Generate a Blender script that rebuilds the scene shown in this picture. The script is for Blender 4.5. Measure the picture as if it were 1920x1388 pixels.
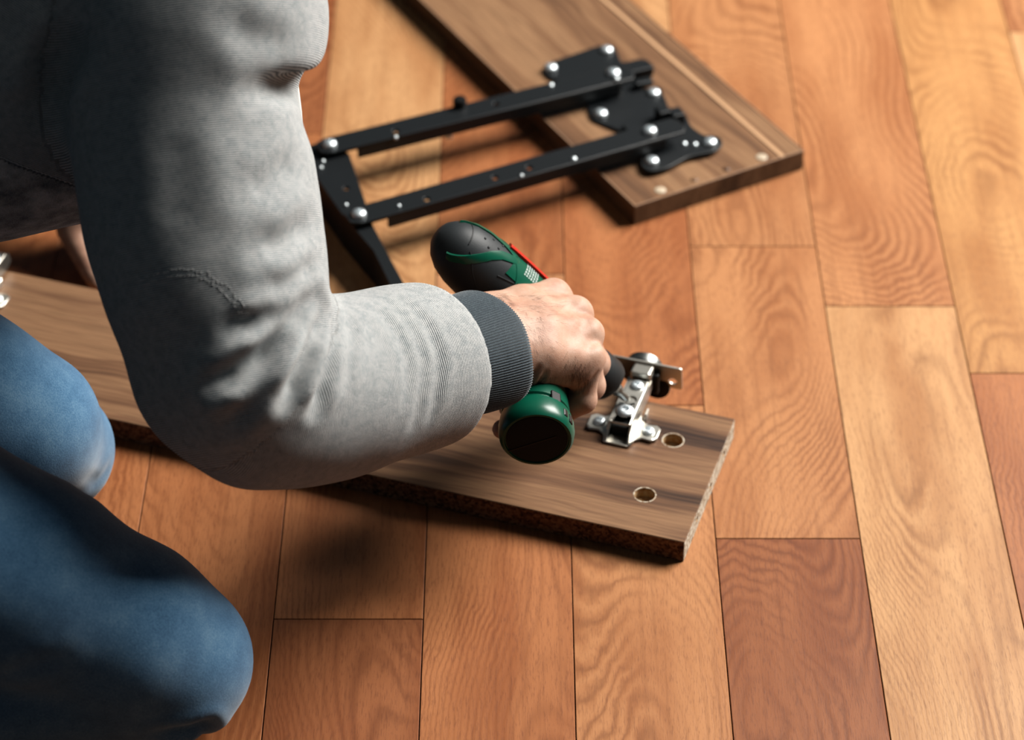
import bpy, bmesh, math, random
import numpy as np
from mathutils import Vector, Matrix

for o in list(bpy.data.objects):
    bpy.data.objects.remove(o, do_unlink=True)
SC = bpy.context.scene
COL = SC.collection
random.seed(7)
np.random.seed(7)

# ------------------------------------------------------------------ camera
F = 5000.0                       # focal length in pixels of the 1920 wide frame
TH = math.atan2(3991, F)         # downward pitch
H = 1.2412                       # lens height above the floor
cam = bpy.data.cameras.new('camera')
cam.sensor_fit = 'HORIZONTAL'; cam.sensor_width = 36.0
cam.lens = F * 36.0 / 1920.0
cam.clip_start = 0.05; cam.clip_end = 60
cam_o = bpy.data.objects.new('camera', cam); COL.objects.link(cam_o)
cam_o.location = (0, 0, H)
cam_o.rotation_euler = (math.pi / 2 - TH, 0, 0)
SC.camera = cam_o
cam.dof.use_dof = True
cam.dof.focus_distance = 1.72
cam.dof.aperture_fstop = 5.2

# ------------------------------------------------------------------ light
w = bpy.data.worlds.new('world'); SC.world = w; w.use_nodes = True
bg = w.node_tree.nodes['Background']
bg.inputs['Color'].default_value = (0.66, 0.86, 1.0, 1)
bg.inputs['Strength'].default_value = 0.085


def area(name, loc, target, sx, sy, power, col):
    l = bpy.data.lights.new(name, 'AREA'); l.shape = 'RECTANGLE'
    l.size = sx; l.size_y = sy; l.energy = power; l.color = col
    o = bpy.data.objects.new(name, l); COL.objects.link(o)
    o.location = loc
    o.rotation_euler = (Vector(target) - Vector(loc)).to_track_quat('-Z', 'Y').to_euler()
    return o


area('window_light', (2.02, 2.66, 2.15), (0.0, 1.4, 0.0), 1.6, 1.6, 560, (1.0, 0.965, 0.91))

SC.view_settings.view_transform = 'Standard'
SC.view_settings.look = 'None'
SC.view_settings.gamma = 1.0
SC.view_settings.use_curve_mapping = False
SC.view_settings.exposure = 0.0

# ------------------------------------------------------------------ geometry of the view, used to measure places
c_, s_ = math.cos(TH), math.sin(TH)
RT = np.array([1, 0, 0.]); FW = np.array([0, c_, -s_]); DN = np.array([0, -s_, -c_]); CC = np.array([0, 0, H])


def ray(px, py):
    return (px - 960) * RT + (py - 694) * DN + F * FW


def at(px, py, z):
    d = ray(px, py)
    return CC + d * ((z - H) / d[2])


def atd(px, py, dep):
    return CC + ray(px, py) * dep / F


def nrm(v):
    v = np.asarray(v, float)
    return v / np.linalg.norm(v)


# ------------------------------------------------------------------ materials
ALB = 0.3                        # colours below are picked as seen in full light; real reflectance is well below that


def lin(r, g, b):
    f = lambda c: ((c / 255.0 + 0.055) / 1.055) ** 2.4 if c > 10 else c / 255.0 / 12.92
    return (f(r) * ALB, f(g) * ALB, f(b) * ALB, 1.0)


class NT:
    def __init__(s, name):
        s.m = bpy.data.materials.new(name); s.m.use_nodes = True
        s.t = s.m.node_tree; s.b = s.t.nodes['Principled BSDF']

    def n(s, typ, **kw):
        nd = s.t.nodes.new('ShaderNode' + typ)
        for k, v in kw.items():
            if k.startswith('_'):
                setattr(nd, k[1:], v)
            else:
                key = k
                if k.startswith('i') and k[1:].isdigit():
                    key = int(k[1:])
                sock = nd.inputs[key]
                if isinstance(v, bpy.types.NodeSocket):
                    s.t.links.new(v, sock)
                else:
                    sock.default_value = v
        return nd

    def link(s, a, b):
        s.t.links.new(a, b)

    def math(s, op, a, b=0.0, c=0.0):
        return s.n('Math', _operation=op, i0=a, i1=b, i2=c).outputs[0]

    def mix(s, f, a, b, mode='MIX'):
        nd = s.t.nodes.new('ShaderNodeMix'); nd.data_type = 'RGBA'; nd.blend_type = mode
        for i, v in ((0, f), (6, a), (7, b)):
            if isinstance(v, bpy.types.NodeSocket):
                s.t.links.new(v, nd.inputs[i])
            else:
                nd.inputs[i].default_value = v
        return nd.outputs[2]

    def ramp(s, f, stops, interp='LINEAR'):
        nd = s.t.nodes.new('ShaderNodeValToRGB'); nd.color_ramp.interpolation = interp
        el = nd.color_ramp.elements
        while len(el) < len(stops):
            el.new(0.5)
        for e, (p, c) in zip(el, stops):
            e.position = p
            e.color = c if len(c) == 4 else (*c, 1)
        s.t.links.new(f, nd.inputs[0])
        return nd.outputs[0]

    def noise(s, vec, scale, detail=2.0, rough=0.5, dist=0.0):
        return s.n('TexNoise', Vector=vec, Scale=scale, Detail=detail, Roughness=rough, Distortion=dist).outputs[0]

    def obj(s):
        return s.n('TexCoord').outputs['Object']

    def mapping(s, vec, scale=(1, 1, 1), loc=(0, 0, 0), rot=(0, 0, 0)):
        return s.n('Mapping', Vector=vec, Scale=scale, Location=loc, Rotation=rot).outputs[0]

    def bump(s, h, strength=0.3, dist=0.001, normal=None):
        nd = s.n('Bump', Height=h, Strength=strength, Distance=dist)
        if normal is not None:
            s.link(normal, nd.inputs['Normal'])
        s.link(nd.outputs[0], s.b.inputs['Normal'])
        return nd.outputs[0]

    def set(s, **kw):
        names = dict(col='Base Color', rough='Roughness', metal='Metallic', spec='Specular IOR Level',
                     coat='Coat Weight', coatr='Coat Roughness', sheen='Sheen Weight', sheenr='Sheen Roughness',
                     sss='Subsurface Weight')
        for k, v in kw.items():
            sock = s.b.inputs[names[k]]
            if k == 'spec':
                v = v * .34
            if isinstance(v, bpy.types.NodeSocket):
                s.link(v, sock)
            else:
                sock.default_value = v
        return s.m


def plain(name, col, rough=0.5, metal=0.0, spec=0.5, noise=0.0, nscale=300, bump=0.0):
    n = NT(name)
    if metal:
        col = tuple(min(1, x * 2.3) for x in col[:3]) + (1,)
    if noise or bump:
        nz = n.noise(n.obj(), nscale, 3.0, 0.6)
        if noise:
            a = tuple(x * (1 - noise) for x in col[:3]) + (1,)
            b = tuple(min(1, x * (1 + noise)) for x in col[:3]) + (1,)
            n.set(col=n.mix(nz, a, b))
        else:
            n.set(col=col)
        if bump:
            n.bump(nz, bump, 0.0004)
    else:
        n.set(col=col)
    return n.set(rough=rough, metal=metal, spec=spec)


def mat_floor():
    n = NT('floor_wood')
    oi = n.n('ObjectInfo')
    off = n.n('CombineXYZ', X=n.math('MULTIPLY', oi.outputs['Random'], 37.0), Y=n.math('MULTIPLY', oi.outputs['Random'], 91.0), Z=n.math('MULTIPLY', oi.outputs['Random'], 13.0)).outputs[0]
    co = n.n('VectorMath', _operation='ADD', i0=n.obj(), i1=off).outputs[0]
    # growth rings: level lines of a long stretched field
    st = n.mapping(co, (1.0, 0.36, 1.0))
    wob = n.n('TexNoise', Vector=n.mapping(co, (1, .5, 1)), Scale=42.0, Detail=4.0, Roughness=.6).outputs['Color']
    stw = n.n('VectorMath', _operation='MULTIPLY_ADD', i0=wob, i1=(0.013, 0.011, 0.0), i2=st).outputs[0]
    field = n.noise(stw, 8.5, 0.0, 0.4, 0.0)
    field = n.math('ADD', field, n.math('MULTIPLY', n.n('SeparateXYZ', i0=st).outputs[0], 2.2))
    ring = n.math('SINE', n.math('MULTIPLY', field, 235.0))
    ring01 = n.math('MULTIPLY_ADD', ring, 0.5, 0.5)
    ring2 = n.math('POWER', ring01, 3.0)
    lite = n.math('POWER', n.math('SUBTRACT', 1.0, ring01), 3.0)
    amp = n.noise(n.mapping(co, (1, .4, 1)), 16.0, 2.0)
    amp = n.n('MapRange', Value=amp, i1=.40, i2=.62, i3=0.10, i4=1.0).outputs[0]
    fib = n.noise(n.mapping(co, (1000, 110, 1)), 1.0, 4.0, 0.65)
    fib2 = n.noise(n.mapping(co, (240, 6, 1)), 1.0, 3.0, 0.6)
    broad = n.noise(n.mapping(stw, (1, .5, 1)), 26.0, 2.0, 0.5)
    base = oi.outputs['Color']
    dark = n.mix(1.0, base, (0.45, 0.34, 0.27, 1), 'MULTIPLY')
    light = n.mix(1.0, base, (1.22, 1.24, 1.22, 1), 'MULTIPLY')
    red = n.mix(1.0, base, (0.88, 0.76, 0.66, 1), 'MULTIPLY')
    c = n.mix(n.n('MapRange', Value=broad, i1=.36, i2=.62).outputs[0], red, light)
    c = n.mix(n.math('MULTIPLY', n.math('MULTIPLY', lite, amp), 0.62), c, light)
    c = n.mix(n.math('MULTIPLY', n.math('MULTIPLY', ring2, amp), 0.50), c, dark)
    c = n.mix(n.n('MapRange', Value=fib2, i1=.52, i2=.78, i3=0., i4=.40).outputs[0], c, dark)
    c = n.mix(n.n('MapRange', Value=fib, i1=.50, i2=.68, i3=0., i4=.50).outputs[0], c, dark)
    n.set(col=c, rough=n.n('MapRange', Value=fib, i1=0., i2=1., i3=.36, i4=.52).outputs[0], spec=0.45)
    n.bump(n.math('ADD', fib, n.math('MULTIPLY', ring2, -.4)), 0.10, 0.0006)
    return n.m


def mat_walnut(name, seed, light=(172, 130, 96), mid=(138, 100, 74), dark=(66, 48, 40)):
    n = NT(name)
    co = n.mapping(n.obj(), (1, 1, 1), (seed, seed * 1.7, 0))
    wob = n.n('TexNoise', Vector=co, Scale=9.0, Detail=2.0).outputs['Color']
    cw = n.n('VectorMath', _operation='MULTIPLY_ADD', i0=wob, i1=(0.02, 0.03, 0.0), i2=co).outputs[0]
    big = n.noise(n.mapping(cw, (1.1, 20, 6)), 1.0, 2.0, 0.5, .6)
    stre = n.noise(n.mapping(cw, (5, 150, 60)), 1.0, 4.0, 0.65, .3)
    fine = n.noise(n.mapping(co, (22, 900, 300)), 1.0, 3.0, 0.6)
    v = n.math('ADD', n.math('MULTIPLY', big, 0.75), n.math('MULTIPLY', stre, 0.35))
    c = n.ramp(v, [(0.36, lin(*dark)), (0.47, lin(*mid)), (0.56, lin(*light)), (0.63, lin(*mid)), (0.74, lin(*dark))])
    c = n.mix(n.n('MapRange', Value=fine, i1=.45, i2=.8, i3=0., i4=.55).outputs[0], c, lin(58, 42, 32))
    n.set(col=c, rough=0.42, spec=0.4)
    n.bump(fine, 0.08, 0.0004)
    return n.m


def mat_chip(name, a, b, d):
    n = NT(name)
    co = n.obj()
    v = n.n('TexVoronoi', Vector=co, Scale=520.0).outputs['Color']
    x = n.n('SeparateColor', i0=v).outputs[0]
    z = n.noise(co, 160.0, 4.0, 0.7)
    c = n.ramp(n.math('ADD', n.math('MULTIPLY', x, .6), n.math('MULTIPLY', z, .5)), [(0.2, lin(*d)), (0.5, lin(*b)), (0.8, lin(*a))])
    n.set(col=c, rough=0.85, spec=0.2)
    n.bump(x, 0.6, 0.0006)
    return n.m


def mat_knit():
    n = NT('grey_knit')
    co = n.n('Attribute', _attribute_name='knit').outputs['Vector']
    sx = n.n('SeparateXYZ', i0=co)
    oc = n.obj()
    wv = n.noise(oc, 60.0, 2.0)
    ph = n.math('ADD', n.math('MULTIPLY', sx.outputs[0], 2 * math.pi / 0.00130), n.math('MULTIPLY', wv, 2.5))
    rib = n.math('MULTIPLY_ADD', n.math('SINE', ph), 0.5, 0.5)
    heather = n.noise(oc, 1500.0, 2.0, 0.7)
    blot = n.noise(oc, 190.0, 5.0, 0.7)
    blot = n.n('MapRange', Value=blot, i1=.42, i2=.70, i3=.0, i4=1.0).outputs[0]
    light = n.mix(blot, lin(255, 255, 252), lin(220, 226, 226))
    darkc = n.mix(blot, lin(104, 114, 120), lin(56, 72, 84))
    f = n.math('ADD', n.math('MULTIPLY', rib, 0.9), n.math('MULTIPLY', n.math('SUBTRACT', heather, 0.5), 0.9))
    c = n.mix(n.n('MapRange', Value=f, i1=.10, i2=.62).outputs[0], darkc, light)
    n.set(col=c, rough=0.95, spec=0.10, sheen=0.12, sheenr=0.5)
    n.bump(n.math('ADD', rib, n.math('MULTIPLY', heather, .8)), 0.6, 0.0006)
    return n.m


def mat_cuff():
    n = NT('dark_rib_knit')
    oc = n.obj()
    z = n.noise(oc, 1300.0, 3.0, 0.7)
    c = n.ramp(z, [(0.3, lin(36, 46, 54)), (0.55, lin(62, 76, 85)), (0.8, lin(122, 136, 142))])
    n.set(col=c, rough=0.95, spec=0.1, sheen=0.2)
    n.bump(z, 0.5, 0.0006)
    return n.m


def mat_denim():
    n = NT('blue_denim')
    oc = n.obj()
    z = n.noise(oc, 900.0, 3.0, 0.7)
    b = n.noise(oc, 45.0, 4.0, 0.65)
    v = n.math('ADD', n.math('MULTIPLY', z, .6), n.math('MULTIPLY', b, .5))
    c = n.ramp(v, [(0.3, lin(54, 94, 130)), (0.55, lin(88, 136, 176)), (0.8, lin(132, 174, 204))])
    n.set(col=c, rough=0.9, spec=0.15, sheen=0.15)
    n.bump(z, 0.35, 0.0005)
    return n.m


def mat_skin():
    n = NT('skin')
    oc = n.obj()
    b = n.noise(oc, 60.0, 3.0, 0.6)
    f = n.noise(oc, 600.0, 4.0, 0.65)
    vor = n.n('TexVoronoi', Vector=oc, Scale=900.0, _feature='DISTANCE_TO_EDGE').outputs[0]
    c = n.ramp(n.math('ADD', n.math('MULTIPLY', b, .75), n.math('MULTIPLY', f, .28)), [(0.3, lin(200, 146, 122)), (0.5, lin(224, 176, 150)), (0.72, lin(236, 196, 172))])
    n.set(col=c, rough=0.52, spec=0.4, sss=0.10)
    n.b.inputs['Subsurface Radius'].default_value = (0.006, 0.0025, 0.0012)
    n.b.inputs['Subsurface Scale'].default_value = 0.6
    n.bump(n.math('ADD', n.math('MULTIPLY', vor, 2.0), f), 0.15, 0.0004)
    return n.m


M = {}
M['floor'] = mat_floor()
M['subfloor'] = plain('dark_joint', lin(34, 22, 16), 0.9, noise=.2)
M['walnut_a'] = mat_walnut('walnut_foil', 3.1)
M['walnut_b'] = mat_walnut('walnut_veneer', 9.4, (176, 134, 98), (146, 106, 76), (84, 60, 46))
M['walnut_edge'] = mat_walnut('walnut_edge_band', 1.4, (150, 112, 82), (126, 92, 66), (92, 66, 48))
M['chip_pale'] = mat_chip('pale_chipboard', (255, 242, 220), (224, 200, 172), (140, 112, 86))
M['chip_shaded'] = mat_chip('shaded_chipboard', (190, 136, 96), (146, 98, 66), (70, 44, 30))  # same raw chipboard, shade of the near edge put into its brown
M['hole_wood'] = mat_chip('bored_wood', (255, 226, 176), (244, 192, 132), (206, 144, 92))
M['black_steel'] = plain('black_powder_steel', lin(24, 28, 31), 0.42, 0.0, 0.5, noise=.25, nscale=500, bump=.15)
M['zinc'] = plain('zinc_screw', lin(214, 222, 226), 0.42, 1.0, noise=.12, nscale=400)
M['nickel'] = plain('nickel_plate', lin(204, 200, 190), 0.36, 1.0, noise=.08, nscale=200)
M['black_plastic'] = plain('black_plastic', lin(20, 20, 20), 0.4)
M['cream'] = plain('cream_plastic', lin(226, 206, 178), 0.45, noise=.06)
M['green'] = plain('green_plastic', lin(6, 96, 72), 0.30, 0, 0.5, noise=.05)
M['rubber'] = plain('charcoal_rubber', lin(46, 51, 54), 0.52, 0, 0.4, noise=.10, nscale=900, bump=.12)
M['rubber_dark'] = plain('black_rubber', lin(36, 40, 42), 0.50, 0, 0.4, noise=.10, nscale=900, bump=.12)
M['red'] = plain('red_plastic', lin(226, 42, 28), 0.35, noise=.04)
M['print'] = plain('white_print', lin(206, 222, 214), 0.6, noise=.04)
M['grey_metal'] = plain('chuck_steel', lin(120, 122, 120), 0.35, 1.0, noise=.1)
M['knit'] = mat_knit()
M['cuff'] = mat_cuff()
M['denim'] = mat_denim()
M['skin'] = mat_skin()
M['thread'] = plain('grey_thread', lin(240, 240, 238), 0.9, noise=.1)
M['white_cord'] = plain('white_cotton', lin(240, 240, 236), 0.9, noise=.04)
M['hair'] = plain('brown_hair', lin(46, 32, 24), 0.6, noise=.1)

# ------------------------------------------------------------------ object helpers


def mesh_obj(name, me, mat, parent=None, smooth=False):
    o = bpy.data.objects.new(name, me); COL.objects.link(o)
    if mat is not None and not me.materials:
        for m in (mat if isinstance(mat, (list, tuple)) else [mat]):
            me.materials.append(m)
    if smooth:
        me.polygons.foreach_set('use_smooth', [True] * len(me.polygons))
    if parent is not None:
        o.parent = parent
    return o


def from_np(name, V, faces, mat, parent=None, smooth=True):
    me = bpy.data.meshes.new(name)
    me.from_pydata([tuple(map(float, v)) for v in V], [], [tuple(int(i) for i in f) for f in faces])
    me.update()
    return mesh_obj(name, me, mat, parent, smooth)


def bm_obj(name, bm, mat, parent=None, smooth=False, sharp=None):
    bmesh.ops.recalc_face_normals(bm, faces=bm.faces)
    me = bpy.data.meshes.new(name); bm.to_mesh(me); bm.free()
    o = mesh_obj(name, me, mat, parent, smooth)
    if sharp:
        me.set_sharp_from_angle(angle=math.radians(sharp))
    return o


def empty(name, loc=(0, 0, 0), mw=None):
    o = bpy.data.objects.new(name, None); COL.objects.link(o)
    o.empty_display_size = 0.02
    if mw is not None:
        o.matrix_world = mw
    else:
        o.location = loc
    return o


def tag(o, label, cat, group=None):
    o['label'] = label; o['category'] = cat
    if group:
        o['group'] = group
    return o


def frame(o, x, y, z):
    m = Matrix.Identity(4)
    for i, v in enumerate((x, y, z)):
        for k in range(3):
            m[k][i] = float(v[k])
    for k in range(3):
        m[k][3] = float(o[k])
    return m


def add_box(bm, c, s, bevel=0.0, seg=1):
    r = bmesh.ops.create_cube(bm, size=1.0)
    vs = r['verts']
    for v in vs:
        v.co = Vector((c[0] + v.co.x * s[0], c[1] + v.co.y * s[1], c[2] + v.co.z * s[2]))
    if bevel:
        es = list({e for v in vs for e in v.link_edges})
        bmesh.ops.bevel(bm, geom=es, offset=bevel, segments=seg, profile=0.5, affect='EDGES')


def add_lathe(bm, prof, c=(0, 0, 0), seg=24, x=(1, 0, 0), y=(0, 1, 0), z=(0, 0, 1), caps=True):
    """profile of (radius, height) turned round z"""
    x, y, z, c = (Vector([float(q) for q in v]) for v in (x, y, z, c))
    rings = []
    for r, h in prof:
        rx, ry = r if isinstance(r, tuple) else (r, r)
        rings.append([bm.verts.new(c + x * (rx * math.cos(2 * math.pi * k / seg)) + y * (ry * math.sin(2 * math.pi * k / seg)) + z * h) for k in range(seg)])
    for a, b in zip(rings, rings[1:]):
        for k in range(seg):
            bm.faces.new((a[k], a[(k + 1) % seg], b[(k + 1) % seg], b[k]))
    if caps:
        bm.faces.new(rings[0][::-1]); bm.faces.new(rings[-1])


def add_tube(bm, pts, r, seg=8):
    pts = [Vector([float(q) for q in p]) for p in pts]
    rs = r if isinstance(r, (list, tuple)) else [r] * len(pts)
    rings = []
    for i, p in enumerate(pts):
        t = (pts[min(i + 1, len(pts) - 1)] - pts[max(i - 1, 0)]).normalized()
        n = t.cross(Vector((0.31, 0.2, 0.93))).normalized(); b = t.cross(n)
        rings.append([bm.verts.new(p + (n * math.cos(2 * math.pi * k / seg) + b * math.sin(2 * math.pi * k / seg)) * rs[i]) for k in range(seg)])
    for a, b in zip(rings, rings[1:]):
        for k in range(seg):
            bm.faces.new((a[k], a[(k + 1) % seg], b[(k + 1) % seg], b[k]))
    bm.faces.new(rings[0][::-1]); bm.faces.new(rings[-1])


def plate2d(name, outer, holes, z0, z1, mat, parent=None, bevel=0.0004):
    """flat plate cut from sheet: outline and round holes (x, y, r), between heights z0 and z1"""
    cu = bpy.data.curves.new(name, 'CURVE'); cu.dimensions = '2D'; cu.fill_mode = 'BOTH'
    cu.extrude = (z1 - z0) / 2 - bevel; cu.bevel_depth = bevel; cu.bevel_resolution = 1; cu.offset = -bevel
    loops = [list(outer)] + [[(hx + r * math.cos(2 * math.pi * k / 20), hy + r * math.sin(2 * math.pi * k / 20)) for k in range(20)] for hx, hy, r in holes]
    for lp in loops:
        sp = cu.splines.new('POLY'); sp.points.add(len(lp) - 1); sp.use_cyclic_u = True
        for q, p in zip(sp.points, lp):
            q.co = (float(p[0]), float(p[1]), 0, 1)
    t = bpy.data.objects.new('tmp', cu); COL.objects.link(t)
    dg = bpy.context.evaluated_depsgraph_get()
    me = bpy.data.meshes.new_from_object(t.evaluated_get(dg))
    bpy.data.objects.remove(t, do_unlink=True)
    me.name = name
    me.transform(Matrix.Translation((0, 0, (z0 + z1) / 2)))
    me.materials.clear()
    return mesh_obj(name, me, mat, parent)


def rounded(pts, r, n=5):
    """polygon with rounded corners"""
    out = []
    P = [Vector((float(p[0]), float(p[1]))) for p in pts]
    for i in range(len(P)):
        a, b, c = P[i - 1], P[i], P[(i + 1) % len(P)]
        rr = min(r, (a - b).length * .45, (c - b).length * .45)
        p0 = b + (a - b).normalized() * rr; p1 = b + (c - b).normalized() * rr
        for k in range(n + 1):
            t = k / n
            out.append(tuple(p0 * (1 - t) ** 2 + b * (2 * t * (1 - t)) + p1 * t * t))
    return out


def screw_head(bm, c, r, h, z=(0, 0, 1)):
    z = Vector([float(q) for q in z]).normalized()
    x = z.orthogonal().normalized(); y = z.cross(x)
    add_lathe(bm, [(r, 0), (r, h * .35), (r * .86, h * .75), (r * .55, h), (r * .42, h), (r * .28, h * .45), (r * .05, h * .4)], c, 16, x, y, z)


# ------------------------------------------------------------------ floor
X0 = at(1080, 1388, 0)[0]          # joint line in the middle
PW = 0.1


def jy(px, py):
    return float(at(px, py, 0)[1])


TINT = dict(l=lin(208, 156, 108), o=lin(196, 134, 88), r=lin(186, 118, 74), b=lin(164, 100, 62), y=lin(210, 152, 96), p=lin(200, 144, 102))
# lists run from far to near: (tint, Y of the joint at the plank's near end)
EDGE = lambda k: X0 + PW * k
# A..B is column -2 (A=504, B=792, C=1080 at the lower frame edge)
cols = {
    -6: [('o', 1.2), ('r', None)],
    -5: [('r', 1.62), ('o', None)],
    -4: [('r', jy(100, 300)), ('r', jy(100, 1050)), ('o', None)],
    -3: [('b', jy(500, 250)), ('r', jy(350, 1500)), ('o', None)],
    -2: [('l', jy(700, 640)), ('r', jy(660, 1161)), ('b', None)],
    -1: [('r', jy(940, 514)), ('p', jy(940, 760)), ('r', jy(930, 1700)), ('o', None)],
    0: [('l', jy(1150, 60)), ('r', jy(1150, 760)), ('o', None)],
    1: [('o', jy(1380, 462)), ('o', jy(1470, 1010)), ('b', None)],
    2: [('o', jy(1660, 574)), ('l', None)],
    3: [('y', jy(1860, 700)), ('r', None)],
    4: [('o', jy(1900, 60)), ('l', None)],
    5: [('r', 1.7), ('o', None)],
    6: [('o', 2.1), ('y', None)],
    7: [('l', 1.5), ('r', None)],
}
bm = bmesh.new()
add_box(bm, (EDGE(2.5), 2.0, -0.012), (PW * 23, 2.4, 0.01))
floor = bm_obj('floor', bm, M['subfloor']); floor['kind'] = 'structure'
floor['label'] = 'reddish brown hardwood plank floor'

kinds = 'lorobpy'
rnd = random.Random(3)
for k in range(-9, 14):
    lst = cols.get(k) or [(rnd.choice(kinds), 1.2 + rnd.random()), (rnd.choice(kinds), None)]
    y1 = 3.2
    for tint, yn in lst:
        y0 = 0.80 if yn is None else yn
        L = y1 - y0
        bm = bmesh.new()
        add_box(bm, (0, 0, -0.0035), (PW - 0.0006, L - 0.0006, 0.007), 0.0004)
        p = bm_obj('plank', bm, M['floor'], floor)
        p.location = (EDGE(k) + PW / 2, (y0 + y1) / 2, 0)
        c = TINT[tint]; j = 0.94 + 0.12 * rnd.random()
        p.color = (c[0] * j, c[1] * j, c[2] * j, 1)
        y1 = y0

# ------------------------------------------------------------------ boards


def cyl_cut(name, mat, c, r, depth, axis=(0, 0, 1)):
    bm = bmesh.new()
    z = Vector(axis); x = z.orthogonal().normalized(); y = z.cross(x)
    add_lathe(bm, [(r, -depth), (r, depth)], c, 28, x, y, z)
    return bm_obj(name, bm, mat)


def board(name, Lx, Ly, Lz, mats, face_mat, cuts, origin):
    bm = bmesh.new()
    add_box(bm, (origin[0] + Lx / 2, origin[1] + Ly / 2, Lz / 2), (Lx, Ly, Lz), 0.0005)
    for f in bm.faces:
        f.material_index = face_mat(f.normal, f.calc_center_median())
    o = bm_obj(name, bm, None)
    for m in mats:
        o.data.materials.append(m)
    bmc = bmesh.new()
    for c, r, d, ax in cuts:
        z = Vector(ax); x = z.orthogonal().normalized(); y = z.cross(x)
        add_lathe(bmc, [(r, -d), (r, d)], c, 28, x, y, z)
    if cuts:
        ct = bm_obj('cutter', bmc, None)
        ct.data.materials.append(M['hole_wood'])
        md = o.modifiers.new('holes', 'BOOLEAN'); md.object = ct; md.operation = 'DIFFERENCE'; md.solver = 'EXACT'
        md.material_mode = 'TRANSFER'
        dg = bpy.context.evaluated_depsgraph_get()
        me = bpy.data.meshes.new_from_object(o.evaluated_get(dg))
        o.modifiers.clear(); o.data = me
        bpy.data.objects.remove(ct, do_unlink=True)
    return o


BT = 0.018
# the long board under the hand: right far corner, direction along its far edge to the left
b1 = at(1378, 785, BT); b1l = at(8, 507, BT)
dx = nrm(b1 - b1l); dx[2] = 0; dx = nrm(dx)            # along the board, to the right
dy = np.array([-dx[1], dx[0], 0.0])                     # towards the far edge
BW = 0.139
BL = 0.66
m1 = frame((b1[0], b1[1], 0), dx, dy, (0, 0, 1))


def to_b1(px, py, z=BT):
    v = at(px, py, z) - np.array([b1[0], b1[1], 0]); return float(v @ dx), float(v @ dy)


ha = to_b1(1262, 826); hb = to_b1(1209, 928)
cuts = [((ha[0], ha[1], BT), 0.0074, 0.0080, (0, 0, 1)), ((hb[0], hb[1], BT), 0.0074, 0.0080, (0, 0, 1))]
for px, py in ((1351, 849), (1325, 909), (1298, 971)):
    v = to_b1(px, py, BT * .55); cuts.append(((0, v[1], BT * .55), 0.0022, 0.02, (1, 0, 0)))


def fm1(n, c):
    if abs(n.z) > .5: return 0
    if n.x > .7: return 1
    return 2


shelf = board('shelf_board', BL, BW, BT, [M['walnut_a'], M['chip_pale'], M['chip_shaded']], fm1, cuts, (-BL, -BW))
shelf.matrix_world = m1
for hx, hy in (ha, hb):
    bm = bmesh.new()
    add_lathe(bm, [(.0073, -.0006), (.0073, .00012), (.0081, .00014), (.0082, -.0002), (.0073, -.0006)], (hx, hy, BT), 28, caps=False)
    bm_obj('hole_rim', bm, M['chip_pale'], shelf)
tag(shelf, 'long walnut board with raw chipboard edges, round holes and hinges, lying under the hand', 'board')

# the panel behind it with the black fitting
u1 = at(1508, 283, BT); u2 = at(1190, 388, BT)
ux = nrm(u1 - u2); ux[2] = 0; ux = nrm(ux)              # along the short front end, to the right
uy = np.array([-ux[1], ux[0], 0.0])
UW = float(np.linalg.norm((u1 - u2)[:2]))
UL = 0.78
m2 = frame((u2[0], u2[1], 0), ux, uy, (0, 0, 1))


def to_u(px, py, z=BT):
    v = at(px, py, z) - np.array([u2[0], u2[1], 0]); return float(v @ ux), float(v @ uy)


g = to_u(1400, 225)[0]


def fm2(n, c):
    return 0 if abs(n.z) > .5 else 1


pan = board('furniture_board', UW, UL, BT, [M['walnut_b'], M['walnut_edge']], fm2, [], (0, 0))
# grain runs along the panel's length, so turn its mesh axes: x along the length
pan.data.transform(Matrix.Rotation(-math.pi / 2, 4, 'Z'))
pan.matrix_world = m2 @ Matrix.Rotation(math.pi / 2, 4, 'Z')
tag(pan, 'walnut board with banded edges and a black steel folding fitting screwed on', 'board')
P2 = m2 @ Matrix.Rotation(math.pi / 2, 4, 'Z')
P2i = P2.inverted()


def on_pan(px, py, z=BT):
    p = P2i @ Vector([float(q) for q in at(px, py, z)])
    return p


# groove: its lit edge painted as a raised pale strip along the far side
gp0 = on_pan(1466, 293); gp1 = on_pan(1160, 28)
gy = -(g)
bm = bmesh.new(); add_box(bm, (UL / 2 - .001, gp0.y, BT + .0002), (UL - .004, .0042, .0012), .0003)
gr = bm_obj('groove_lit_edge', bm, plain('lit_groove_edge', lin(226, 178, 134), .5, noise=.08), pan)
gr['label'] = 'groove with its lit edge painted pale'
bm = bmesh.new(); ey = -UW
add_box(bm, (UL / 2, -UW + .0007, BT + .0002), (UL - .001, .0013, .0008), .0002)
add_box(bm, (UL / 2, -.0007, BT + .0002), (UL - .001, .0013, .0008), .0002)
add_box(bm, (.0007, -UW / 2, BT + .0002), (.0013, UW - .001, .0008), .0002)
bm_obj('edge_band', bm, plain('edge_band_lip', lin(176, 138, 108), .5, noise=.1), pan)
for px, py, r in ((1428, 295, .0046), (1238, 357, .0046), (1362, 317, .0030), (1302, 337, .0032)):
    p = on_pan(px, py)
    bm = bmesh.new(); add_lathe(bm, [(r, -.004), (r, .0004), (r * .8, .0009), (r * .2, .001)], (p.x, p.y, BT), 18)
    bm_obj('dowel_cap', bm, M['cream'] if r > .004 else M['walnut_edge'], pan, True, 40)

# ------------------------------------------------------------------ black folding fitting
MO = at(1180, 240, BT)


def poly(pts, z):
    return [tuple((at(px, py, z) - MO)[:2]) for px, py in pts]


def loc(px, py, z):
    return at(px, py, z) - MO


zl = lambda z: z - BT
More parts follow.
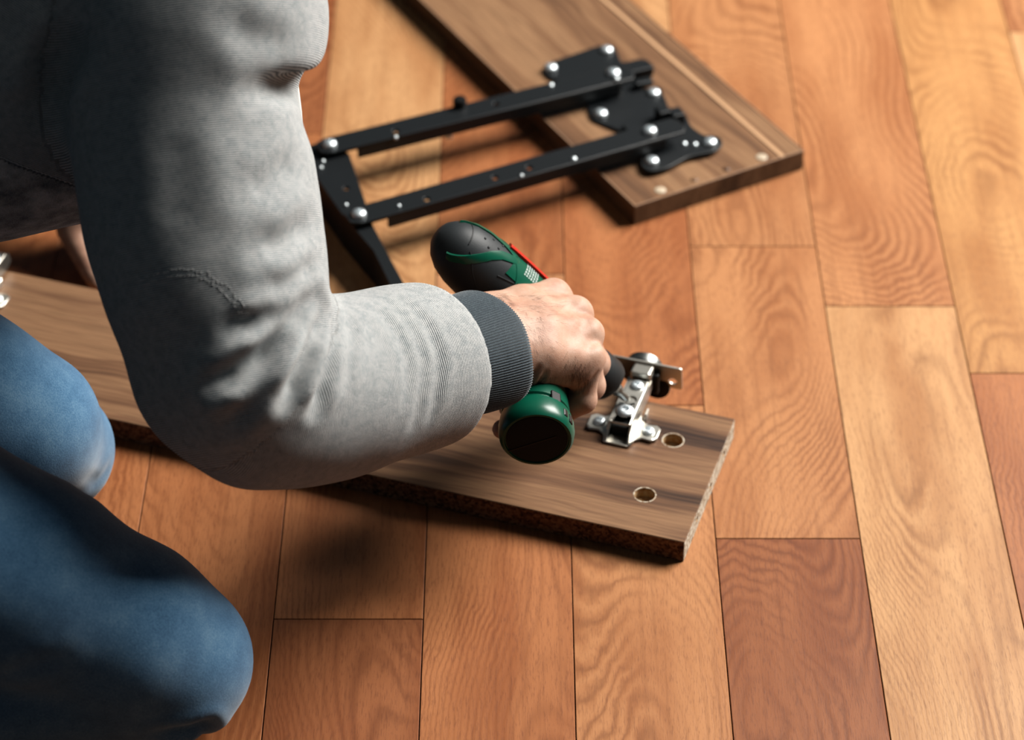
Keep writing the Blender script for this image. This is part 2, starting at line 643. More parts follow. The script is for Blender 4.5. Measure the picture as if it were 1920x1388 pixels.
# plates lying on the panel
plA = rounded(poly([(1014, 128), (1035, 115), (1125, 84), (1153, 86), (1166, 118), (1205, 108), (1228, 122), (1222, 145), (1188, 168), (1238, 162), (1250, 190), (1262, 228), (1210, 262), (1150, 240), (1108, 222), (1100, 190), (1096, 166), (1030, 146)], BT + .003), .006)
mech = plate2d('folding_fitting', plA, [], zl(BT) + .0002, zl(BT + .003), M['black_steel'], None, .0006)
mech.parent = pan
mech.matrix_parent_inverse = P2i
mech.location = [float(q) for q in MO]
mech['label'] = 'black steel folding fitting with two parallel arms'
plB = rounded(poly([(1165, 236), (1245, 200), (1285, 215), (1296, 240), (1318, 256), (1350, 258), (1356, 272), (1340, 286), (1290, 296), (1250, 318), (1218, 325), (1202, 314), (1203, 292), (1190, 262)], BT + .0045), .005)
plate2d('mounting_plate', plB, [], zl(BT + .003), zl(BT + .006), M['black_steel'], mech, .0006)


def bar(name, p0, p1, wpx, z0, z1, holes, lip=.010):
    a = loc(*p0, z1)[:2]; b = loc(*p1, z1)[:2]
    d = nrm(np.append(b - a, 0))[:2]; nn = np.array([-d[1], d[0]])
    hw = wpx
    out = [a - d * .010 + nn * hw * .6, a - d * .010 - nn * hw * .6, a - d * .002 - nn * hw, b + d * .004 - nn * hw, b + d * .008 - nn * hw * .5, b + d * .008 + nn * hw * .5, b + d * .004 + nn * hw, a - d * .002 + nn * hw]
    hs = [(*[float(q) for q in loc(px, py, z1)[:2]], .0026) for px, py in holes]
    o = plate2d(name, out, hs, zl(z0), zl(z1), M['black_steel'], mech, .0005)
    # folded lip along the near side
    bm = bmesh.new()
    p = a + d * .02 - nn * (hw - .0011); q = b - d * .012 - nn * (hw - .0011)
    mid = (p + q) / 2; Lb = float(np.linalg.norm(q - p))
    add_box(bm, (0, 0, 0), (Lb, .0022, lip), .0004)
    l = bm_obj('folded_lip', bm, M['black_steel'], mech)
    l.matrix_local = frame((mid[0], mid[1], zl(z0) - lip / 2 + .001), (*d, 0), (*nn, 0), (0, 0, 1))
    return o


ZB = 0.036
bar('arm', (618, 272), (1168, 136), .0112, ZB, ZB + .003, [(742, 246), (930, 195)])
bar('arm', (673, 403), (1262, 236), .0112, ZB, ZB + .003, [(800, 373), (928, 333), (992, 314)])
# left bracket: angle section, flat top under the arm ends and a leg down to the floor
zt = 0.033
br = [(577, 274), (612, 262), (655, 288), (700, 424), (740, 500), (790, 590), (762, 596), (700, 470), (640, 400), (583, 318)]
bp = rounded(poly(br, zt), .003)
plate2d('angle_bracket', bp, [(*[float(q) for q in loc(649, 353, zt)[:2]], .0025)], zl(zt - .003), zl(zt), M['black_steel'], mech)
bm = bmesh.new()
e0 = loc(583, 318, zt); e1 = loc(640, 400, zt); e2 = loc(700, 470, zt); e3 = loc(762, 596, zt)
ln = [e0, e1, e2, e3]
for p, q in zip(ln, ln[1:]):
    d = nrm(q - p); nn = np.array([-d[1], d[0], 0]); z0 = -BT + .0003; z1 = zl(zt - .001)
    vs = []
    for e in (p, q):
        for t in (0.0002, .0022):
            for z in (z0, z1):
                vs.append(bm.verts.new((float(e[0] + nn[0] * t), float(e[1] + nn[1] * t), z)))
    i = vs
    for f in ((0, 1, 5, 4), (2, 6, 7, 3), (1, 3, 7, 5), (0, 4, 6, 2), (0, 2, 3, 1), (4, 5, 7, 6)):
        bm.faces.new([i[k] for k in f])
bm_obj('bracket_flange', bm, M['black_steel'], mech)
# bolts, screws and rivets
for px, py, z, r, h in ((1032, 128, BT + .003, .0056, .0035), (1137, 95, BT + .003, .0056, .0035), (1126, 214, BT + .003, .0056, .0035), (1225, 175, BT + .003, .0056, .0035),
                        (1222, 303, BT + .006, .0056, .0035), (1331, 268, BT + .006, .0056, .0035), (1150, 138, ZB + .003, .0058, .004), (1218, 247, ZB + .003, .0058, .004),
                        (618, 272, ZB + .003, .0058, .004), (673, 403, ZB + .003, .0058, .004)):
    bm = bmesh.new(); screw_head(bm, loc(px, py, z), r, h)
    bm_obj('bolt', bm, M['zinc'], mech, True, 45)
    if z > ZB:      # pivot spacer below the arm
        bm = bmesh.new(); p = loc(px, py, z); zb = zl(BT + .003) if px > 900 else zl(zt)
        add_lathe(bm, [(.0085, zb), (.0085, zl(ZB))], (p[0], p[1], 0), 20)
        bm_obj('spacer', bm, M['black_steel'], mech, True, 40)
for px, py, z in ((1283, 270, BT + .006), (1303, 271, BT + .006), (1033, 160, ZB + .003), (1156, 147, ZB + .005), (1155, 168, BT + .003), (1226, 282, BT + .006), (1076, 298, ZB + .003), (978, 330, ZB + .003), (748, 387, ZB + .003), (742, 258, ZB + .003), (649, 385, zt), (602, 315, zt), (606, 303, zt)):
    bm = bmesh.new(); p = loc(px, py, z)
    r = .0022 if px > 1000 else .0015
    add_lathe(bm, [(r, -.001), (r, .0006), (r * .7, .0014), (r * .1, .0017)], p, 12)
    bm_obj('rivet', bm, M['zinc'], mech, True, 50)
# the knob on the far arm and its pin below
bm = bmesh.new(); p = loc(862, 199, ZB + .003)
add_lathe(bm, [(.0058, 0), (.0058, .006), (.0050, .0075), (.001, .008)], p, 18)
bm_obj('stop_knob', bm, M['black_plastic'], mech, True, 45)
bm = bmesh.new(); p = loc(841, 250, .026)
add_lathe(bm, [(.0034, -.004), (.0034, .001), (.0025, .0025), (.0005, .003)], p, 14)
add_lathe(bm, [(.0014, .003), (.0014, .012)], p, 10)
bm_obj('stop_pin', bm, M['zinc'], mech, True, 45)
# lock blocks on the right ends
for px, py, sx, sy, hh in ((1196, 128, .024, .014, .009), (1242, 212, .010, .012, .013), (1268, 216, .011, .013, .012), (1206, 152, .016, .008, .006)):
    p = loc(px, py, BT + .006 + hh / 2)
    bm = bmesh.new(); add_box(bm, (0, 0, 0), (sx, sy, hh), .0012, 2)
    l = bm_obj('lock_block', bm, M['black_steel'], mech)
    l.matrix_local = Matrix.Translation((float(p[0]), float(p[1]), zl(BT + .003) + hh / 2 + .001)) @ Matrix.Rotation(math.radians(22), 4, 'Z')

# ------------------------------------------------------------------ cabinet hinge


def make_hinge():
    # mounting plate: butterfly wings
    half = [(.026, -.0065), (.026, .0045), (.0225, .0075), (.016, .0065), (.0105, .010), (.0085, .017)]
    low = [(.0085, -.021), (.0105, -.012), (.016, -.0088), (.0225, -.0098)]
    right = low + half
    outl = right + [(-x, y) for x, y in right[::-1]]
    t = plate2d('hinge', outl, [], 0.0002, .0022, M['nickel'], None, .0005)
    # rolled edges of wings
    for s in (-1, 1):
        bm = bmesh.new()
        add_tube(bm, [(s * .0085, -.0205, .0012), (s * .0108, -.0122, .0016), (s * .016, -.0090, .0020), (s * .0228, -.0098, .0020), (s * .0256, -.0066, .0020)], .0012, 8)
        bm_obj('wing_rim', bm, M['nickel'], t, True)
        bm = bmesh.new(); screw_head(bm, (s * .018, -.001, .0022), .0047, .0026)
        bm_obj('plate_screw', bm, M['zinc'], t, True, 45)
    # channel arm: top with slots and two side walls
    out = [(-.0075, -.012), (.0075, -.012), (.0072, .030), (.0068, .040), (-.0068, .040), (-.0072, .030)]
    plate2d('arm', rounded(out, .0015, 3), [(0, .016, .0042), (0, .0135, .0036)], .0125, .0142, M['nickel'], t, .0005)
    for s in (-1, 1):
        bm = bmesh.new()
        prof = [(-.020, .0015), (.036, .003), (.043, .006), (.041, .0138), (-.011, .0138), (-.016, .009)]
        vs = []
        for e in (s * .0073, s * .0086):
            vs.append([bm.verts.new((e, y, z)) for y, z in prof])
        bm.faces.new(vs[0]); bm.faces.new(vs[1][::-1])
        for k in range(len(prof)):
            bm.faces.new((vs[0][k], vs[0][(k + 1) % 6], vs[1][(k + 1) % 6], vs[1][k]))
        bm_obj('arm_wall', bm, M['nickel'], t)
    bm = bmesh.new(); add_box(bm, (0, .003, .0062), (.0125, .03, .009), .001)
    bm_obj('arm_core', bm, M['black_plastic'], t)
    bm = bmesh.new(); screw_head(bm, (0, .0015, .0142), .0066, .0030)
    bm_obj('fixing_screw', bm, M['zinc'], t, True, 45)
    bm = bmesh.new(); screw_head(bm, (0, .032, .0142), .0050, .0026)
    bm_obj('adjusting_screw', bm, M['zinc'], t, True, 45)
    bm = bmesh.new(); screw_head(bm, (0, .0165, .0095), .0034, .003)
    bm_obj('slot_bolt', bm, M['zinc'], t, True, 45)
    # knuckle bridging to the cup
    bm = bmesh.new(); add_box(bm, (0, .049, .0165), (.0150, .018, .0060), .0016, 2)
    for v in bm.verts:
        v.co.z += (v.co.y - .049) * -.12
    add_box(bm, (-.0068, .050, .0095), (.0016, .016, .015), .0004)
    add_box(bm, (.0068, .050, .0095), (.0016, .016, .015), .0004)
    bm_obj('knuckle', bm, M['nickel'], t, False)
    # cup flange, standing upright beyond the board's far edge
    fw = rounded([(-.0315, -.0075), (-.026, -.0110), (.026, -.0110), (.0315, -.0110), (.0315, .0115), (-.0315, .0115)], .002, 4)
    fl_ = plate2d('cup_flange', fw, [(.0, -.0015, .0082), (.0245, -.0035, .0030), (-.0245, -.0035, .0030)], 0, .0018, M['nickel'], t, .0005)
    fl_.matrix_local = Matrix.Translation((-.0035, .0555, .0100)) @ Matrix.Rotation(math.radians(100), 4, 'X')
    bm = bmesh.new()
    add_lathe(bm, [(.0140, 0.0), (.0140, .0105), (.0134, .0118), (.0126, .0118), (.0126, .002), (.001, .0018)], (0, 0, 0), 32)
    cp = bm_obj('cup', bm, M['grey_metal'], t, True, 40)
    cp.matrix_local = Matrix.Translation((-.0035, .0680, .0052)) @ Matrix.Rotation(math.radians(100), 4, 'X')
    bm = bmesh.new(); add_lathe(bm, [(.0124, 0), (.0124, .0010)], (0, 0, 0), 28)  # black disc standing in for the shade inside the cup
    ci = bm_obj('cup_shade', bm, M['black_plastic'], t)
    ci.matrix_local = Matrix.Translation((-.0035, .0615, .0058)) @ Matrix.Rotation(math.radians(100), 4, 'X')
    bm = bmesh.new(); add_box(bm, (.0095, .0535, .006), (.006, .014, .018), .002, 2)
    add_lathe(bm, [(.0105, 0), (.0105, .003)], (.0085, .0545, -.002), 20, (1, 0, 0), (0, 0, 1), (0, 1, 0))
    bm_obj('hinge_link', bm, M['black_plastic'], t)
    # small upright tab on the right wing
    bm = bmesh.new(); add_box(bm, (.0125, .0145, .004), (.0016, .008, .007), .0006)
    bm_obj('tab', bm, M['nickel'], t)
    return t


def copy_tree(o, parent=None):
    c = o.copy(); COL.objects.link(c)
    if parent is not None:
        c.parent = parent; c.matrix_parent_inverse = o.matrix_parent_inverse.copy()
    for ch in list(o.children):
        copy_tree(ch, c)
    return c


hin = make_hinge()
hc = to_b1(1170, 803)
hinge_y = hc[1]
hin.parent = shelf
hin.location = (hc[0], hc[1], BT)
hin['label'] = 'nickel hinge under the screwdriver bit'
h2 = copy_tree(hin, shelf)
hl = to_b1(-44, 556)
h2.location = (hl[0], hl[1], BT)
h2['label'] = 'nickel hinge plate at the far left end'
for ch in list(h2.children):
    if ch.name.split('.')[0] in ('cup', 'cup_flange', 'cup_shade', 'hinge_link', 'knuckle'):
        bpy.data.objects.remove(ch, do_unlink=True)

# ------------------------------------------------------------------ cordless screwdriver
TIP = at(1178, 750, BT + .0165)
REAR = atd(868, 475, 1.81)
da = nrm(TIP - REAR)                                     # the way the tool points
DL = float(np.linalg.norm(TIP - REAR))
JN = REAR + da * .072
dh = atd(1018, 828, 1.762) - JN
dh = nrm(dh - (dh @ da) * da)                            # the way the grip points
dr = np.cross(da, -dh)                                   # right side of the tool
HM = JN + dh * .05
drill = empty('cordless_screwdriver', mw=frame(JN, da, dr, dh))
tag(drill, 'green and black cordless screwdriver gripped in the right hand, driving the hinge screw', 'screwdriver')
# local frame: x along the tool, y to its right, z down the grip; x=0 over the grip
BODY = [(-.0965, .0005), (-.0955, .006), (-.0925, .0115), (-.087, .0165), (-.079, .0205), (-.068, .0230), (-.050, .0243), (-.030, .0245), (-.005, .0240), (.020, .0225), (.040, .0200), (.052, .0170), (.060, .0150), (.064, .0140)]


def body_r(x):
    for (x0, r0), (x1, r1) in zip(BODY, BODY[1:]):
        if x0 <= x <= x1:
            t = (x - x0) / (x1 - x0); return r0 + (r1 - r0) * t
    return BODY[-1][1]


def bsurf(x, ph, off=0.0):
    """point on the housing; ph = 0 to the right, 90 deg towards the grip"""
    r = body_r(x) + off
    return (x, r * math.cos(ph), r * math.sin(ph))


bm = bmesh.new()
add_lathe(bm, [(r, x) for x, r in BODY], (0, 0, 0), 48, (0, 1, 0), (0, 0, 1), (1, 0, 0))
bm_obj('housing', bm, M['rubber'], drill, True, 60)


def patch(name, x0, x1, p0, p1, off, mat, nx=10, npp=10, shear=0.0, parent=None, edge=.0):
    """raised skin on the housing between x0..x1 and angles p0..p1 (degrees)"""
    V = []; Fc = []
    for lay in (off, -.001):
        for i in range(nx + 1):
            for j in range(npp + 1):
                u = i / nx; v = j / npp
                x = x0 + (x1 - x0) * u + shear * (v - .5)
                V.append(bsurf(x, math.radians(p0 + (p1 - p0) * v), lay))
    W = npp + 1; N = (nx + 1) * W
    for i in range(nx):
        for j in range(npp):
            q = (i * W + j, i * W + j + 1, (i + 1) * W + j + 1, (i + 1) * W + j)
            Fc.append(q); Fc.append(tuple(k + N for k in q[::-1]))
    bd = [i * W for i in range(nx + 1)] + [nx * W + j for j in range(1, W)] + [i * W + npp for i in range(nx - 1, -1, -1)] + [j for j in range(npp - 1, 0, -1)]
    for a, b in zip(bd, bd[1:] + bd[:1]):
        Fc.append((a, b, b + N, a + N))
    bm = bmesh.new()
    vs = [bm.verts.new(v) for v in V]
    for f in Fc:
        try:
            bm.faces.new([vs[k] for k in f])
        except ValueError:
            pass
    return bm_obj(name, bm, mat, parent or drill, True, 40)


def trim(name, path, wd, off, mat, parent=None):
    """band laid on the housing along (x, degrees) points"""
    pts = []
    for (x0, p0), (x1, p1) in zip(path, path[1:]):
        for k in range(6):
            t = k / 6; pts.append((x0 + (x1 - x0) * t, p0 + (p1 - p0) * t))
    pts.append(path[-1])
    P = [Vector(bsurf(x, math.radians(p), off * .2)) for x, p in pts]
    Nn = [Vector((0, math.cos(math.radians(p)), math.sin(math.radians(p)))) for x, p in pts]
    bm = bmesh.new(); rings = []
    for i, p in enumerate(P):
        t = (P[min(i + 1, len(P) - 1)] - P[max(i - 1, 0)]).normalized()
        n = Nn[i]; b = t.cross(n).normalized()
        rings.append([bm.verts.new(p + b * (wd / 2) - n * .0012), bm.verts.new(p + b * (wd / 2) + n * off * .6), bm.verts.new(p + b * (wd * .3) + n * off), bm.verts.new(p - b * (wd * .3) + n * off), bm.verts.new(p - b * (wd / 2) + n * off * .6), bm.verts.new(p - b * (wd / 2) - n * .0012)])
    for a, b in zip(rings, rings[1:]):
        for k in range(6):
            bm.faces.new((a[k], a[(k + 1) % 6], b[(k + 1) % 6], b[k]))
    bm.faces.new(rings[0][::-1]); bm.faces.new(rings[-1])
    return bm_obj(name, bm, mat, parent or drill, True, 40)


# green right flank with print and red slide
patch('side_panel', -.044, .050, -62, 40, .0006, M['green'], 14, 12, shear=-.012)
patch('direction_slide', -.050, .006, -34, -9, .0026, M['red'], 10, 4, shear=-.004)
# green trims on the rear cap
trim('green_trim', [(-.088, 96), (-.077, 62), (-.066, 32), (-.058, 18), (-.046, 8), (-.044, 0), (-.054, -12), (-.067, -20), (-.080, -28), (-.089, -40)], .0062, .0008, M['green'])
trim('green_trim', [(-.038, 46), (-.043, 20), (-.049, -10), (-.056, -40)], .0016, .0008, M['green'])
trim('rear_seam', [(-.084, -60), (-.083, -20), (-.083, 10), (-.083, 40)], .0008, .0003, M['rubber_dark'])
trim('rear_seam', [(-.080, 50), (-.070, 75), (-.052, 100), (-.030, 120)], .0008, .0003, M['rubber_dark'])
trim('rear_seam', [(-.054, 52), (-.040, 44), (-.028, 40)], .0010, .0003, M['rubber_dark'])
for x, p in ((-.074, 8), (-.067, -2), (-.070, 22), (-.062, 10), (-.058, -4), (-.060, -18)):
    bm = bmesh.new(); q = Vector(bsurf(x, math.radians(p))); n = Vector((-.25, math.cos(math.radians(p)), math.sin(math.radians(p)))).normalized()
    ax = n.orthogonal().normalized()
    add_lathe(bm, [(.0010, -.0004), (.0009, .0003), (.0005, .0006), (.0001, .0007)], q, 10, ax, n.cross(ax), n)
    bm_obj('grip_dot', bm, M['rubber'], drill, True)
# rows of small white print on the flank
bm = bmesh.new()
for row in range(6):
    xx = -.034 + row * .0022
    p = 20.0
    while p > -16 + row * 0.5:
        ww = 2.2 + 3.2 * rnd.random()
        vs = [bm.verts.new(bsurf(xx + (pp * -.00010), math.radians(pp), .0008) if k == 0 else bsurf(xx + .0013 + (pp * -.00010), math.radians(pp), .0008)) for k in (0, 1) for pp in (p, p - ww)]
        bm.faces.new((vs[0], vs[1], vs[3], vs[2]))
        p -= ww + 1.6
bm_obj('print_rows', bm, M['print'], drill)
# nose, collar and bit
bm = bmesh.new()
add_lathe(bm, [(.0140, .062), (.0158, .065), (.0165, .070), (.0165, .083), (.0150, .087), (.0100, .0885)], (0, 0, 0), 36, (0, 1, 0), (0, 0, 1), (1, 0, 0))
bm_obj('torque_collar', bm, M['rubber_dark'], drill, True, 40)
bm = bmesh.new()
add_lathe(bm, [(.0060, .088), (.0060, .094), (.0048, .0955), (.0046, DL - .072 - .012), (.0034, DL - .072 - .010), (.0032, DL - .072 - .003), (.0016, DL - .072)], (0, 0, 0), 12, (0, 1, 0), (0, 0, 1), (1, 0, 0))
bm_obj('bit', bm, M['grey_metal'], drill, True, 30)
# grip: rubber upper part, green battery foot
GR = [((.024, .0185), .010), ((.0205, .0172), .030), ((.0195, .0168), .050), ((.0200, .0172), .066), ((.0212, .0190), .078)]
bm = bmesh.new(); add_lathe(bm, GR, (0, 0, 0), 36)
bm_obj('grip', bm, M['rubber_dark'], drill, True, 60)
FT = [((.0210, .0188), .072), ((.0226, .0206), .080), ((.0238, .0222), .098), ((.0240, .0225), .1040), ((.0226, .0211), .1050), ((.0227, .0212), .1068), ((.0246, .0237), .1085), ((.0256, .0248), .114), ((.0258, .0250), .119), ((.0250, .0243), .1240), ((.0232, .0226), .1262), ((.0218, .0212), .1264), ((.0214, .0208), .1254), ((.001, .001), .1254)]
bm = bmesh.new(); add_lathe(bm, FT, (0, 0, 0), 48)
foot = bm_obj('battery_foot', bm, M['green'], drill, True, 35)
bm = bmesh.new(); add_lathe(bm, [((.0210, .0204), .1245), ((.0208, .0202), .1258), ((.019, .0184), .1262), ((.001, .001), .1262)], (0, 0, 0), 40)
bm_obj('foot_cap', bm, plain('matt_black_plastic', lin(44, 44, 41), .75, 0, .2, noise=.1), drill, True, 40)
bm = bmesh.new(); add_box(bm, (.002, -.004, .1263), (.0008, .034, .0006))
cs_ = bm_obj('cap_seam', bm, plain('seam_black', lin(6, 6, 6), .6, noise=.05), drill)
cs_.rotation_euler = (0, 0, math.radians(-18))
for an, zz, sx, sy in ((104, .1050, .0078, .0095), (90, .1175, .0045, .0066), (76, .1185, .0050, .0076)):
    bm = bmesh.new(); add_box(bm, (0, 0, 0), (.003, sx, sy), .0012, 2)
    o = bm_obj('vent_slot', bm, M['black_plastic'], drill)
    an2 = math.radians(an)
    o.matrix_local = Matrix.Translation(((.0234 if zz < .11 else .0248) * math.cos(an2), (.0222 if zz < .11 else .0240) * math.sin(an2), zz)) @ Matrix.Rotation(an2, 4, 'Z')

# ------------------------------------------------------------------ level-set modelling for the figure


def smin(a, b, k):
    h = np.clip(0.5 + 0.5 * (b - a) / k, 0, 1)
    return b + (a - b) * h - k * h * (1 - h)


def rcone(P, a, b, r1, r2):
    a = np.asarray(a, np.float32); b = np.asarray(b, np.float32)
    ba = b - a; pa = P - a
    t = np.clip((pa @ ba) / max(float(ba @ ba), 1e-12), 0, 1)
    return np.linalg.norm(pa - t[..., None] * ba, axis=-1) - (r1 + (r2 - r1) * t)


def ell(P, c, axes, rad):
    q = (P - np.asarray(c, np.float32)) @ np.asarray(axes, np.float32).T / np.asarray(rad, np.float32)
    k = np.linalg.norm(q, axis=-1)
    return (k - 1) * float(min(rad)) * 1.0


def chain(P, pts, k):
    d = None
    for (a, ra), (b, rb) in zip(pts, pts[1:]):
        e = rcone(P, a, b, ra, rb)
        d = e if d is None else smin(d, e, k)
    return d


def surface(fn, lo, hi, res, blk=16, smooth=2, bound=None):
    """closed surface of the zero level of fn by surface nets, evaluated only near the surface"""
    lo = np.array(lo, np.float32); n = np.ceil((np.array(hi) - lo) / res / blk).astype(int)
    full = n * blk + 1
    D = np.empty(tuple(full), np.float32)
    ci = np.stack(np.meshgrid(*[np.arange(k) for k in n], indexing='ij'), -1).reshape(-1, 3)
    cen = lo + (ci + .5) * blk * res
    dc = fn(cen.astype(np.float32))
    rad = blk * res * 0.9 + 0.012
    D[:] = 1
    for c, d in zip(ci[dc < -rad], dc[dc < -rad]):
        i, j, k = c * blk
        D[i:i + blk + 1, j:j + blk + 1, k:k + blk + 1] = -1
    g = np.arange(blk + 1)
    loc_ = np.stack(np.meshgrid(g, g, g, indexing='ij'), -1).reshape(-1, 3)
    act = ci[np.abs(dc) <= rad]
    for s in range(0, len(act), 40):
        sub = act[s:s + 40]
        P = lo + (sub[:, None, :] * blk + loc_[None]) * res
        v = fn(P.reshape(-1, 3).astype(np.float32)).reshape(len(sub), blk + 1, blk + 1, blk + 1)
        for c, q in zip(sub, v):
            i, j, k = c * blk
            D[i:i + blk + 1, j:j + blk + 1, k:k + blk + 1] = q
    S = D < 0
    cs = np.zeros(tuple(full - 1), np.int8)
    for dx_ in (0, 1):
        for dy_ in (0, 1):
            for dz_ in (0, 1):
                cs += S[dx_:dx_ + full[0] - 1, dy_:dy_ + full[1] - 1, dz_:dz_ + full[2] - 1]
    cell = np.argwhere((cs > 0) & (cs < 8))
    idx = -np.ones(tuple(full - 1), np.int32); idx[tuple(cell.T)] = np.arange(len(cell))
    acc = np.zeros((len(cell), 3)); cnt = np.zeros(len(cell))
    cor = [(x, y, z) for x in (0, 1) for y in (0, 1) for z in (0, 1)]
    val = {c: D[cell[:, 0] + c[0], cell[:, 1] + c[1], cell[:, 2] + c[2]] for c in cor}
    for a in cor:
        for ax in range(3):
            if a[ax] == 0:
                b = list(a); b[ax] = 1; b = tuple(b)
                va, vb = val[a], val[b]
                m = (va < 0) != (vb < 0)
                t = np.where(m, va / np.where(m, va - vb, 1), 0)
                p = np.array(a, float)[None].repeat(len(cell), 0); p[:, ax] += t
                acc[m] += p[m]; cnt[m] += 1
    V = lo + (cell + acc / np.maximum(cnt, 1)[:, None]) * res
    Q = []
    for ax in range(3):
        o1, o2 = [k for k in range(3) if k != ax]
        sl0 = [slice(None)] * 3; sl1 = [slice(None)] * 3
        sl0[ax] = slice(0, -1); sl1[ax] = slice(1, None)
        cr = S[tuple(sl0)] != S[tuple(sl1)]
        e = np.argwhere(cr)
        ok = (e[:, o1] > 0) & (e[:, o2] > 0) & (e[:, o1] < full[o1] - 1) & (e[:, o2] < full[o2] - 1)
        e = e[ok]
        ins = S[tuple(e.T)]
        def cid(d1, d2):
            q = e.copy(); q[:, o1] -= d1; q[:, o2] -= d2
            return idx[tuple(q.T)]
        q = np.stack([cid(1, 1), cid(0, 1), cid(0, 0), cid(1, 0)], 1)
        flip = ins if ax != 1 else ~ins
        q[~flip] = q[~flip][:, ::-1]
        Q.append(q)
    Q = np.concatenate(Q); Q = Q[(Q >= 0).all(1)]
    if smooth:
        E_ = np.concatenate([Q[:, [0, 1]], Q[:, [1, 2]], Q[:, [2, 3]], Q[:, [3, 0]]])
        for _ in range(smooth):
            s2 = np.zeros_like(V); n2 = np.zeros(len(V))
            for k in range(3):
                s2[:, k] = np.bincount(E_[:, 0], V[E_[:, 1], k], len(V)) + np.bincount(E_[:, 1], V[E_[:, 0], k], len(V))
            n2 = np.bincount(E_[:, 0], None, len(V)) + np.bincount(E_[:, 1], None, len(V))
            V = V * .4 + .6 * s2 / np.maximum(n2, 1)[:, None]
    return V, Q


def relax(V, Q, it):
    E_ = np.concatenate([Q[:, [0, 1]], Q[:, [1, 2]], Q[:, [2, 3]], Q[:, [3, 0]]])
    n2 = np.maximum(np.bincount(E_[:, 0], None, len(V)) + np.bincount(E_[:, 1], None, len(V)), 1)[:, None]
    for _ in range(it):
        s2 = np.stack([np.bincount(E_[:, 0], V[E_[:, 1], k], len(V)) + np.bincount(E_[:, 1], V[E_[:, 0], k], len(V)) for k in range(3)], 1)
        V = V * .4 + .6 * s2 / n2
    return V


def grad(fn, P, e=.001):
    P = P.astype(np.float32)
    g = np.stack([fn(P + np.array(d, np.float32) * e) - fn(P - np.array(d, np.float32) * e) for d in np.eye(3)], -1)
    return g / np.maximum(np.linalg.norm(g, axis=-1, keepdims=True), 1e-9)


def np_mesh(name, V, Q):
    me = bpy.data.meshes.new(name)
    me.vertices.add(len(V)); me.vertices.foreach_set('co', V.astype(np.float32).ravel())
    me.loops.add(Q.size); me.loops.foreach_set('vertex_index', Q.astype(np.int32).ravel())
    me.polygons.add(len(Q)); me.polygons.foreach_set('loop_start', np.arange(len(Q), dtype=np.int32) * 4)
    me.update(calc_edges=True); me.validate()
    me.polygons.foreach_set('use_smooth', [True] * len(me.polygons))
    return me


def hit(fn, px, py, d0=1.3, d1=2.2):
    """where the line of sight through a pixel first meets a surface"""
    t = d0
    dirv = ray(px, py) / F
    L = float(np.linalg.norm(dirv))
    for _ in range(90):
        p = CC + dirv * t
        v = float(fn(p[None].astype(np.float32))[0])
        t += max(v, .0003) * .8 / L
        if v < .0004 or t > d1:
            break
    return CC + dirv * t


def px_r(rpx, dep):
    return rpx * dep / F


def lump(px, py, dep, rpx):
    return (atd(px, py, dep), px_r(rpx, dep))


person = empty('person', (-.35, 1.30, 0))
tag(person, 'kneeling person in grey knit sweatshirt and blue jeans, leaning forward with a screwdriver', 'person')
PO = np.array([-.35, 1.30, 0])


def fig(name, V, Q, mat, parent=person):
    me = np_mesh(name, V - PO if parent is person else V, Q)
    return mesh_obj(name, me, mat, parent)


def hl_(A, R, Hh):
    return HM + (da * A + dr * R + dh * Hh) / 1000.0


# ---- right hand (frame of the tool: forward, right, down the grip; millimetres)
WR = (-58, 4, 27)
MC = {'i': (-13, 30, -35), 'm': (-4, 40, -17), 'r': (2, 44, 2), 'p': (7, 41, 20)}
FG = {
    'i': [((-13, 30, -35), 10.5), ((27, 27, -24), 9.6), ((36, 2, -20), 8.6), ((26, -18, -19), 7.4)],
    'm': [((-4, 40, -17), 10.8), ((34, 27, -7), 9.8), ((33, -6, -2), 8.8), ((13, -26, 0), 7.6)],
    'r': [((2, 44, 2), 10.5), ((34, 22, 12), 9.5), ((29, -10, 17), 8.5), ((8, -28, 20), 7.4)],
    'p': [((7, 41, 20), 9.4), ((27, 20, 30), 8.6), ((24, -10, 36), 7.6), ((4, -32, 41), 6.8)],
}
wr_w = hl_(*WR)
EL = atd(425, 715, 1.60)                       # elbow
fdir = nrm(wr_w - EL)


def mmseg(P, pts, k):
    return chain(P, [(hl_(*p), r / 1000.0) for p, r in pts], k)


